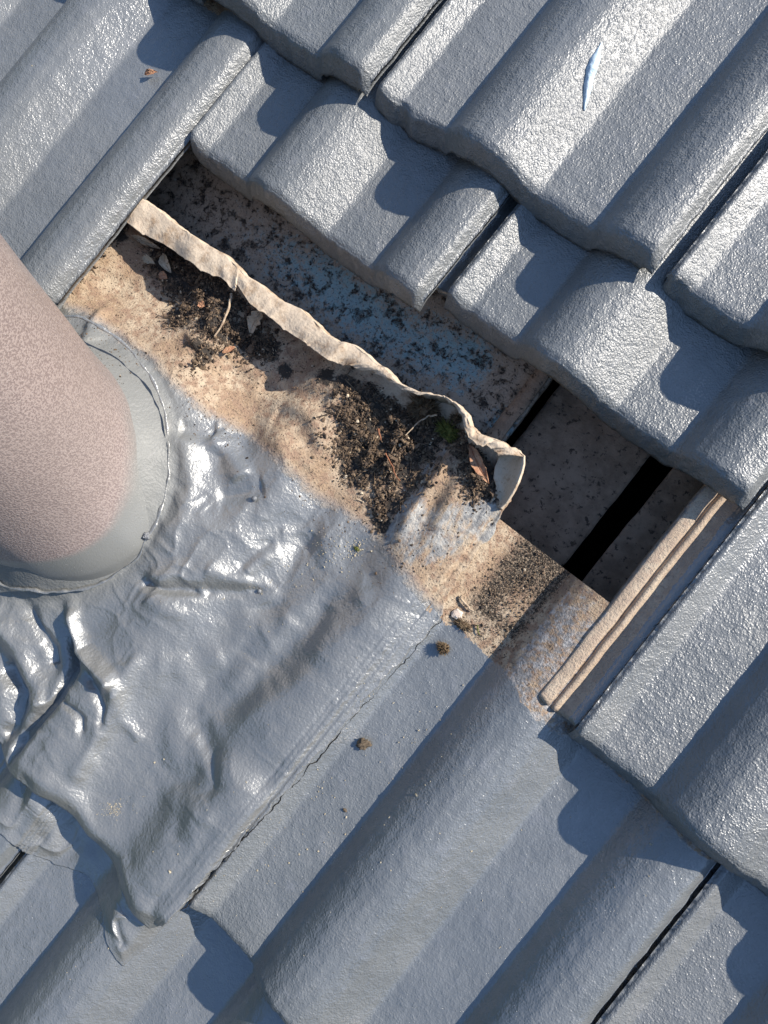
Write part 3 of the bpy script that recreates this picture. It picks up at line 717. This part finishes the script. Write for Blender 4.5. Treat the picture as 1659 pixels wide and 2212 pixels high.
# ------------------------------------------------------------------ loose things
def surf(x, y):
    """height of whatever lies uppermost at a roof position (array or scalar)"""
    x = np.atleast_1d(np.asarray(x, float)); y = np.atleast_1d(np.asarray(y, float))
    ub = np.mod(x, TW); zc = csurf(x, y); zd = dsurf(x, y)
    za = prof(np.mod(x - XA, TW)) + HF * (1 - (y - GAUGE) / GAUGE) + .004
    zb = prof(ub) + HF * (1 - y / GAUGE)
    z = np.where(y < -GAUGE, zd, zc)
    insheet = (y > -.365) & (x < np.interp(y, RBW[::-1, 1], RBW[::-1, 0]))
    z = np.where(insheet, sheet_z(x, y), z)
    z = np.where((y > 0) & ((x < 0) | (x > .6)), zb, z)
    z = np.where(y > GAUGE, za, z)
    return z
def on_many(Q):
    D = (CM @ np.stack([(Q[:, 0] - 829.5) / FP, -(Q[:, 1] - 1106) / FP, -np.ones(len(Q))]))
    z = np.full(len(Q), .03)
    for _ in range(8):
        t = (z - CC[2]) / D[2]; p = CC[:, None] + t * D; z = .5 * z + .5 * surf(p[0], p[1])
    return p.T.copy()
ICO = None
def ico():
    global ICO
    if ICO is None:
        import bmesh
        bm = bmesh.new(); bmesh.ops.create_icosphere(bm, subdivisions=2, radius=1.0)
        V = np.array([v.co[:] for v in bm.verts]); F = np.array([[v.index for v in f.verts] for f in bm.faces]); bm.free(); ICO = (V, F)
        bm = bmesh.new(); bmesh.ops.create_icosphere(bm, subdivisions=1, radius=1.0)
        V = np.array([v.co[:] for v in bm.verts]); F = np.array([[v.index for v in f.verts] for f in bm.faces]); bm.free(); ICO = ICO + (V, F)
    return ICO
def crumbs(name, pts, sizes, tones, mat, flat=.75, low=True, mixed=False):
    I = ico(); V0, F0 = (I[2], I[3]) if low else (I[0], I[1]); n = len(pts)
    sizes = np.minimum(sizes, .0021); R_ = rng.normal(size=(n, 3, 3)); Q, _ = np.linalg.qr(R_)
    sc = np.stack([sizes * rng.uniform(.7, 1.5, n), sizes * rng.uniform(.6, 1.1, n), sizes * rng.uniform(.5, 1.0, n)], 1)
    if mixed:
        e = rng.uniform(0, 1, n); sc[e < .16] *= np.array([3.6, .38, .38]); sc[e > .95] *= np.array([2.6, 1.7, .22])
    jit = 1 + rng.uniform(-.28, .28, (n, len(V0), 1))
    V = np.einsum('nij,nvj->nvi', Q, V0[None] * jit * sc[:, None]); V[..., 2] *= flat
    V += pts[:, None]
    F = (F0[None] + (np.arange(n) * len(V0))[:, None, None]).reshape(-1, 3)
    return mesh(name, V.reshape(-1, 3), F, mat, tuple(pts.mean(0)), None, dict(tone=np.repeat(tones, len(V0))), smooth=False)
# leaf mould along the foot of the lip: density follows the DIRT blobs
def mould(specs, n, seed, heap=.008):
    r = np.random.default_rng(seed); out = []; hs = []
    tot = sum(s[2] ** 2 * (s[3] if len(s) > 3 else 1) for s in specs)
    for s in specs:
        a, b_, rad = s[:3]; w = s[3] if len(s) > 3 else 1
        k = int(n * rad ** 2 * w / tot); c = un(a, b_, .014)
        g = r.normal(size=(k, 2)) * rad * .74
        out.append(np.c_[c[0] + g[:, 0], c[1] + g[:, 1]]); hs.append(np.exp(-(g ** 2).sum(1) / (rad * .8) ** 2))
    P = np.concatenate(out); h = np.concatenate(hs)
    keep = P[:, 1] < np.interp(P[:, 0], FOLDW[:, 0], FOLDW[:, 1]) - .006
    keep &= P[:, 0] < np.interp(P[:, 1], RBW[::-1, 1], RBW[::-1, 0]) - .004
    keep &= (vn(P[:, 0] * 110, P[:, 1] * 110, seed) + .7 * vn(P[:, 0] * 260, P[:, 1] * 260, seed + 1) + r.normal(size=len(P)) * .35) > -.12
    P, h = P[keep], h[keep]; h = h * np.clip(.65 + .9 * vn(P[:, 0] * 110, P[:, 1] * 110, seed), .15, 1.5)
    z = sheet_z(P[:, 0], P[:, 1]) + heap * h * r.uniform(0, 1, len(P)) + .0004
    return np.c_[P, z], h
S1 = [(300, 437, .003, 3), (282, 462, .0035, 3), (262, 488, .004, 3), (240, 515, .004, 3), (215, 545, .004, 3), (190, 575, .004, 3), (168, 600, .005, 3), (150, 622, .005, 3), (320, 500, .008), (345, 520, .009), (335, 545, .011), (365, 575, .015, 1.3), (400, 600, .017, 1.3), (440, 625, .016, 1.3), (395, 640, .012), (470, 650, .015, 1.2), (385, 675, .011), (480, 700, .017, 1.5), (520, 725, .015, 1.5), (450, 755, .008), (550, 735, .012), (500, 690, .016), (430, 790, .006)]
P, h = mould(S1, 17000, 301, .009)
sz = np.random.default_rng(1).lognormal(math.log(.00074), .55, len(P)); tn = np.random.default_rng(2).uniform(0, 1, len(P)) ** 1.15
tag(crumbs('leaf_mould', P, sz, tn, M_CRUMB, mixed=True), 'dark brown leaf mould heaped against the left part of the flashing lip', 'debris', None, 'stuff')
S2_ = [(780, 870, .018), (770, 920, .019, 1.2), (800, 960, .022, 1.3), (850, 900, .020), (860, 950, .026, 1.3), (900, 890, .020, 1.4), (845, 1000, .020, 1.2), (820, 1060, .012), (780, 1000, .016, .8), (1000, 930, .013), (1015, 985, .012), (1055, 1050, .013, 1.3), (1035, 1020, .012), (822, 1120, .007), (815, 1100, .008), (1060, 1070, .008)]
P, h = mould(S2_, 27000, 302, .010)
sz = np.random.default_rng(3).lognormal(math.log(.00078), .58, len(P)); tn = np.random.default_rng(4).uniform(0, 1, len(P))
tag(crumbs('leaf_mould', P, sz, tn, M_CRUMB, mixed=True), 'granular black and brown leaf mould piled in the corner below the turned up flap', 'debris', None, 'stuff')
# sparse specks over the tan metal and the bare tile head
r_ = np.random.default_rng(9); n = 2600
sx = r_.uniform(-.02, .45, n); sy = r_.uniform(-.02, .12, n)
k = (vn(sx * 30, sy * 30, 55) + r_.uniform(-.6, .6, n) > -.1) & (sx < np.interp(sy, RBW[::-1, 1], RBW[::-1, 0]) - .003) & (sy < np.interp(sx, FOLDW[:, 0], FOLDW[:, 1]) - .01)
sx, sy = sx[k], sy[k]
P = np.c_[sx, sy, sheet_z(sx, sy) + .0002]
n2 = 2300; tx = r_.uniform(.465, .527, n2); ty = r_.uniform(0, .094, n2); kk = r_.uniform(0, 1, n2) < .25 + .75 * np.exp(-(((tx - .50) / .02) ** 2 + ((ty - .06) / .03) ** 2)); tx, ty = tx[kk], ty[kk]
P = np.concatenate([P, np.c_[tx, ty, csurf(tx, ty) + .0003]])
tag(crumbs('dirt_specks', P, r_.lognormal(math.log(.00048), .4, len(P)), r_.uniform(0, 1, len(P)) ** .9, M_CRUMB), 'fine brown dirt specks scattered over the bare tan metal and tile head', 'debris', None, 'stuff')
# pale grit on the painted surfaces
pts = []
def sc(px, py, sp, n, s):
    for _ in range(n): pts.append((px + r_.normal() * sp, py + r_.normal() * sp * .7, s * r_.lognormal(0, .35)))
sc(243, 1750, 12, 90, .00042); sc(255, 1745, 28, 45, .00032); sc(730, 1190, 40, 60, .0005); sc(690, 1215, 45, 35, .0005); sc(770, 1180, 14, 40, .0006); sc(600, 1260, 30, 14, .0005)
sc(640, 1770, 110, 60, .0005); sc(560, 1900, 130, 45, .0004); sc(300, 2050, 140, 30, .0004); sc(900, 1560, 90, 50, .0005); sc(1200, 1900, 160, 40, .0004); sc(470, 1350, 90, 25, .0004)
for q in ((367, 1883, .0013), (384, 1845, .0010), (334, 1647, .0010), (354, 1640, .0009), (624, 1864, .0011), (646, 1845, .0010), (748, 1765, .0010), (899, 1717, .0012), (746, 1802, .0009), (70, 143, .0012), (1000, 1480, .0009), (950, 1800, .0009), (580, 1870, .0009), (594, 1908, .0008)): pts.append(q)
P = []; S = []
for a, b_, s in pts:
    P.append((a, b_)); S.append(s * .95)
P = on_many(np.array(P)); P[:, 2] += np.array(S) * .4
tag(crumbs('pale_grit', P, np.array(S), r_.uniform(0, 1, len(P)), M_GRIT), 'pale sandy grit grains scattered over the painted flashing and lower tiles', 'grit', None, 'stuff')

# helpers for single loose things --------------------------------------------------
def tube(name, P, r, mat, parent=None, seg=8):
    P = np.array(P, float); n = len(P); r = np.full(n, r) if np.isscalar(r) else np.asarray(r)
    tg = np.gradient(P, axis=0); tg /= np.linalg.norm(tg, axis=1, keepdims=True)
    a = np.cross(tg, [0, 0, 1.0]); a /= np.linalg.norm(a, axis=1, keepdims=True) + 1e-9; b = np.cross(a, tg)
    th = np.linspace(0, 2 * np.pi, seg + 1)
    V = P[:, None] + r[:, None, None] * (np.cos(th)[None, :, None] * a[:, None] + np.sin(th)[None, :, None] * b[:, None])
    og = tuple(P.mean(0)) if parent is None else tuple(parent['org'])
    return mesh(name, V, gridF(n, seg + 1), mat, og, parent)
def path(pts, lift, n=24, wob=.0006, seed=0, f=surf):
    Q = np.array([on(a, b_, f, l) for (a, b_), l in zip(pts, lift)]); k = np.linspace(0, len(Q) - 1, n)
    Q = np.stack([np.interp(k, range(len(Q)), Q[:, i]) for i in range(3)], 1)
    Q[:, 0] += wob * vn(k * 3, k * 0, seed); Q[:, 1] += wob * vn(k * 3, k * 0 + 5, seed); return Q
def leaf(name, base, tip, width, lift, curl, mat, label, cat, seed, shape=None, vein=True, twist=0.0):
    A = on(*base, surf, lift[0]); B = on(*tip, surf, lift[1]); n, w = 34, 15
    d = B - A; side = np.cross(d, [0, 0, 1.0]); side /= np.linalg.norm(side); up = np.cross(side, d); up /= np.linalg.norm(up)
    t = np.linspace(0, 1, n); s = np.linspace(-1, 1, w); Tt, Ss = np.meshgrid(t, s, indexing='ij')
    prof_ = (np.sin(np.pi * Tt ** .8) ** .9) if shape is None else np.interp(Tt, [a for a, _ in shape], [b for _, b in shape])
    hw = width / 2 * prof_ * (1 + .18 * fbm(Tt * 9, Ss * 0 + np.sign(Ss), seed, 2))
    z = curl * (Ss ** 2) * prof_ + curl * .6 * np.sin(Tt * np.pi) + .0006 * vn(Tt * 8, Ss * 3, seed + 1) + twist * Ss * Tt
    bend = .10 * np.sin(Tt * np.pi) * width
    V = A + Tt[..., None] * d + (Ss * hw + bend)[..., None] * side + z[..., None] * up
    Bv = V - up * .00025
    VV, F = slab(V, Bv); og = tuple(A)
    o = mesh(name, VV, F, mat, og)
    tag(o, label, cat)
    if vein:
        mid = V[:, w // 2] + up * .0002
        tube('midrib', mid, np.linspace(.00045, .00012, n), M_TWIGR if mat is M_LEAFB else M_TWIG, o, 6)
    return o
leaf('dry_leaf', (1015, 962), (1057, 1046), .0105, (.012, .005), .0022, M_LEAFB, 'long narrow pinkish brown leaf leaning below the folded lip near its corner', 'leaf', 401)
leaf('dry_leaf', (565, 672), (541, 727), .014, (.012, .004), .003, M_LEAFP, 'pale lobed curled leaf hanging under the middle of the lip', 'leaf', 402, [(0, .15), (.15, .9), (.3, .65), (.42, 1.15), (.6, .7), (.75, .5), (.9, .2), (1, .02)])
leaf('dry_leaf', (352, 548), (370, 590), .010, (.009, .006), .003, M_LEAFP, 'small curled tan leaf on top of the left leaf mould', 'leaf', 403)
leaf('dry_leaf', (284, 508), (348, 538), .006, (.010, .008), .0025, M_LEAFP, 'thin pale leaf shard lying across the left end of the mould', 'leaf', 404)
leaf('dry_leaf', (345, 588), (362, 602), .008, (.009, .007), .001, M_LEAFB, 'small grey brown leaf scrap in the middle of the left mould', 'leaf', 405, vein=False)
leaf('dry_leaf', (310, 553), (335, 570), .008, (.008, .007), .002, M_LEAFP, 'tan leaf scrap at the left rim of the mould', 'leaf', 406, vein=False)
leaf('dry_leaf', (430, 652), (442, 662), .007, (.009, .007), .001, M_LEAFB, 'orange brown leaf scrap on the black mould below the lip fold', 'leaf', 407, vein=False)
leaf('dry_leaf', (480, 762), (508, 748), .006, (.006, .006), .001, M_LEAFB, 'reddish leaf scrap at the lower edge of the left mould', 'leaf', 408, vein=False)
leaf('leaf_fragment', (312, 161), (340, 155), .006, (.003, .004), .002, M_LEAFB, 'tiny dry leaf fragment on the pan of the top left tile', 'leaf', 409, vein=False)
def twig(pts, lift, r, mat, label, seed):
    Q = path(pts, lift, 26, .0007, seed); rr = r * np.linspace(1.1, .6, len(Q)) * (1 + .15 * vn(np.arange(len(Q)) * .7, np.zeros(len(Q)), seed + 3))
    tag(tube('twig', Q, rr, mat), label, 'twig', 'twigs in the mould')
twig([(500, 633), (495, 665), (484, 695), (463, 728)], [.012, .012, .010, .006], .0013, M_TWIG, 'thick pale twig standing in the black mould under the lip fold', 501)
twig([(946, 897), (925, 898), (900, 916), (875, 940)], [.016, .015, .013, .011], .0008, M_TWIG, 'thin pale forked twig on top of the right hand mould', 502)
twig([(833, 978), (848, 1010), (863, 1040)], [.011, .010, .008], .0007, M_TWIGR, 'thin reddish stem lying in the middle of the right mould', 503)
twig([(817, 928), (824, 950)], [.012, .012], .0009, M_TWIGR, 'short red brown stub above the reddish stem', 504)
twig([(1030, 1350), (1034, 1372)], [.0015, .0012], .0006, M_MOSS, 'tiny green stalk on the bare tile head', 505)
twig([(994, 1287), (1003, 1303), (1022, 1321)], [.003, .003, .002], .0012, M_TWIG, 'small dark knobbly twig on the bare tile beside the pale petal', 506)
twig([(1083, 766), (1112, 785), (1118, 805)], [-.012, -.012, -.012], .0003, M_TWIG, 'hair thin curved fibre on the brown end of the blue board', 507)

def lump(name, px, py, r, mat, label, cat, seed, flat=.6, lift=.3, amp=.35, n=34, sx=1.0, fuzz=0, ang=0.0, group=None):
    c = on(px, py, surf, r * lift); th = np.linspace(0, 2 * np.pi, n * 2 + 1); ph = np.linspace(0, np.pi, n)
    PH, TH = np.meshgrid(ph, th, indexing='ij'); D = np.stack([np.sin(PH) * np.cos(TH), np.sin(PH) * np.sin(TH), np.cos(PH)], -1)
    nz = fbm(D[..., 0] * 2.2 + 5, D[..., 1] * 2.2 + 5, seed, 4, D[..., 2] * 2.2 + 5)
    R_ = r * (1 + amp * nz * 1.4) * (.72 if fuzz else 1); V = D * R_[..., None]; V[..., 0] *= sx; V[..., 2] *= flat
    ca, sa = math.cos(ang), math.sin(ang); V = np.stack([V[..., 0] * ca - V[..., 1] * sa, V[..., 0] * sa + V[..., 1] * ca, V[..., 2]], -1)
    o = mesh(name, V + c, gridF(n, 2 * n + 1), mat, tuple(c)); tag(o, label, cat, group)
    if fuzz:
        rr = np.random.default_rng(seed); dd = rr.normal(size=(fuzz, 3)); dd[:, 2] = np.abs(dd[:, 2]); dd /= np.linalg.norm(dd, axis=1, keepdims=True)
        base = c + dd * r * .45 * np.array([sx, 1, flat]); tip = c + dd * r * rr.uniform(.75, 1.45, (fuzz, 1)) * np.array([sx, 1, flat]) + rr.normal(size=(fuzz, 3)) * r * .15
        s1 = np.cross(dd, rr.normal(size=(fuzz, 3))); s1 /= np.linalg.norm(s1, axis=1, keepdims=True); s1 *= r * .11
        VV = np.stack([base - s1, base + s1, tip], 1).reshape(-1, 3); FF = np.arange(3 * fuzz).reshape(-1, 3)
        mesh('moss_fronds', VV, FF, mat, tuple(c), o, smooth=False)
    return o
lump('moss_clump', 957, 1400, .0055, M_MOSSB, 'small brown moss clump alone on the painted tile below the bare patch', 'moss', 601, .9, .6, .5, 22, 1.2, 260, .6)
lump('moss_clump', 968, 932, .0075, M_MOSS, 'bright green moss tuft beside the wavy part of the lip', 'moss', 602, .7, .8, .5, 22, 1.5, 320, -.5)
lump('moss_clump', 915, 885, .0120, M_MOSSB, 'large brown moss clump against the lip where the mould is highest', 'moss', 603, .7, .6, .5, 26, 1.1, 520)
lump('moss_clump', 985, 905, .0050, M_MOSSB, 'small orange brown moss tuft right of the large moss clump', 'moss', 604, .8, 1.2, .5, 18, 1.1, 200)
lump('moss_clump', 1000, 1350, .0045, M_MOSSB, 'flat moss bit at the paint line below the petal', 'moss', 605, .5, .3, .5, 18, 1.9, 200, .3)
lump('moss_clump', 770, 1185, .0022, M_MOSS, 'tiny yellow moss crumb at the edge of the wrinkled sheet', 'moss', 606, .7, .3, .5, 14, 1.5, 90)
lump('petal', 987, 1327, .0042, M_SHELL, 'pale pinkish petal lying beside the small dark twig', 'petal', 611, .3, .4, .25, 20, 1.1)
o_ = lump('mud_lump', 785, 1607, .0042, M_MUD, 'curved brown mud lump on the painted tile right of the seam', 'mud lump', 612, .6, .5, .5, 26, 1.5, 0, .9)
lump('paint_blob', 549, 1077, .0026, M_BLOB, 'round painted nail head standing out of the flashing right of the pipe', 'nail head', 613, .9, 1.0, .12, 16, group='painted bumps on the flashing')
lump('paint_blob', 560, 1277, .0020, M_BLOB, 'small round painted bump at the end of the crease in the sheet', 'nail head', 614, .9, .7, .12, 16, group='painted bumps on the flashing')
lump('paint_blob', 315, 1158, .0032, M_BLOB, 'ragged painted crumb on the sealant at the foot of the pipe', 'paint crumb', 615, .8, .8, .5, 18, group='painted bumps on the flashing')
lump('mud_lump', 745, 1750, .0014, M_MUD, 'tiny brown crumb on the lower painted tile pan', 'mud lump', 616, .6, .5, .4, 12, 1.3)

# silicone smear on the roll of the upper tile: half a dried tube skin
def silicone():
    cl = [(1300, 92), (1293, 108), (1284, 130), (1276, 150), (1271, 175), (1267, 200), (1264, 222), (1262, 238)]
    wd = [.0006, .0018, .0042, .0046, .0042, .0032, .0018, .0006]
    C = np.array([on(a, b_, surf, .0016) for a, b_ in cl]); n = 60; k = np.linspace(0, len(cl) - 1, n)
    C = np.stack([np.interp(k, range(len(cl)), C[:, i]) for i in range(3)], 1); w = np.interp(k, range(len(cl)), wd)
    w = w * (1 + .12 * vn(k * 2, k * 0, 700)); d = np.gradient(C, axis=0); side = np.cross(d, [0, 0, 1.0]); side /= np.linalg.norm(side, axis=1, keepdims=True)
    s = np.linspace(-1, 1, 17); V = C[:, None] + (s[None, :] * w[:, None])[..., None] * side[:, None]
    V[..., 2] += (1 - s ** 2)[None] * w[:, None] * .75 + .0003 * vn(k[:, None] * 3 + s * 0, s[None] * 3 + k[:, None] * 0, 701)
    B = V.copy(); B[..., 2] = np.minimum(V[..., 2] - .0008, C[:, None, 2] - .0022)
    VV, F = slab(V, B)
    tag(mesh('silicone_smear', VV, F, M_SIL, tuple(C[30])), 'thin pale blue curl of dried silicone on the roll of the upper tile', 'silicone')
silicone()

# ------------------------------------------------------------------ unseen ring of trees, added for dark reflections in the glossy paint
def tree_line():
    n, mm = 360, 26
    a = np.linspace(0, 2 * np.pi, n); h = np.linspace(0, 1, mm); A, H = np.meshgrid(a, h, indexing='ij')
    top = 10.5 + 3.0 * vn(np.cos(A) * 5, np.sin(A) * 5, 900) + 1.6 * vn(np.cos(A) * 17, np.sin(A) * 17, 901)
    R_ = 17 + 2.5 * vn(np.cos(A) * 7, np.sin(A) * 7, 902) + 1.3 * vn(np.cos(A) * 22, np.sin(A) * 22, 903, H * 6) + 2.5 * H ** 2
    V = np.stack([R_ * np.cos(A), R_ * np.sin(A), top * H - .2], -1)
    B = V.copy(); B[..., 0] *= 1.25; B[..., 1] *= 1.25
    VV, F = slab(V, B)
    o = mesh('reflection_tree_belt', VV, F, make_simple('dark_foliage', (.035, .055, .022), (.06, .08, .035), 3, bd=.05, c3=(.015, .02, .01)), (0, 0, 0))
    o.matrix_world = Matrix.Identity(4); tag(o, 'unseen dark belt of garden trees, added for reflections in the paint', 'trees', None, 'stuff')
tree_line()
# ------------------------------------------------------------------ ground far below
g = mesh('ground', [(-600, -600, 0), (600, -600, 0), (600, 600, 0), (-600, 600, 0)], [(0, 1, 2, 3)], M_GROUND, (0, 0, 0)); g.matrix_world = Matrix.Identity(4); g['kind'] = 'structure'
for o in list(bpy.data.objects):
    if 'org' in o: del o['org']
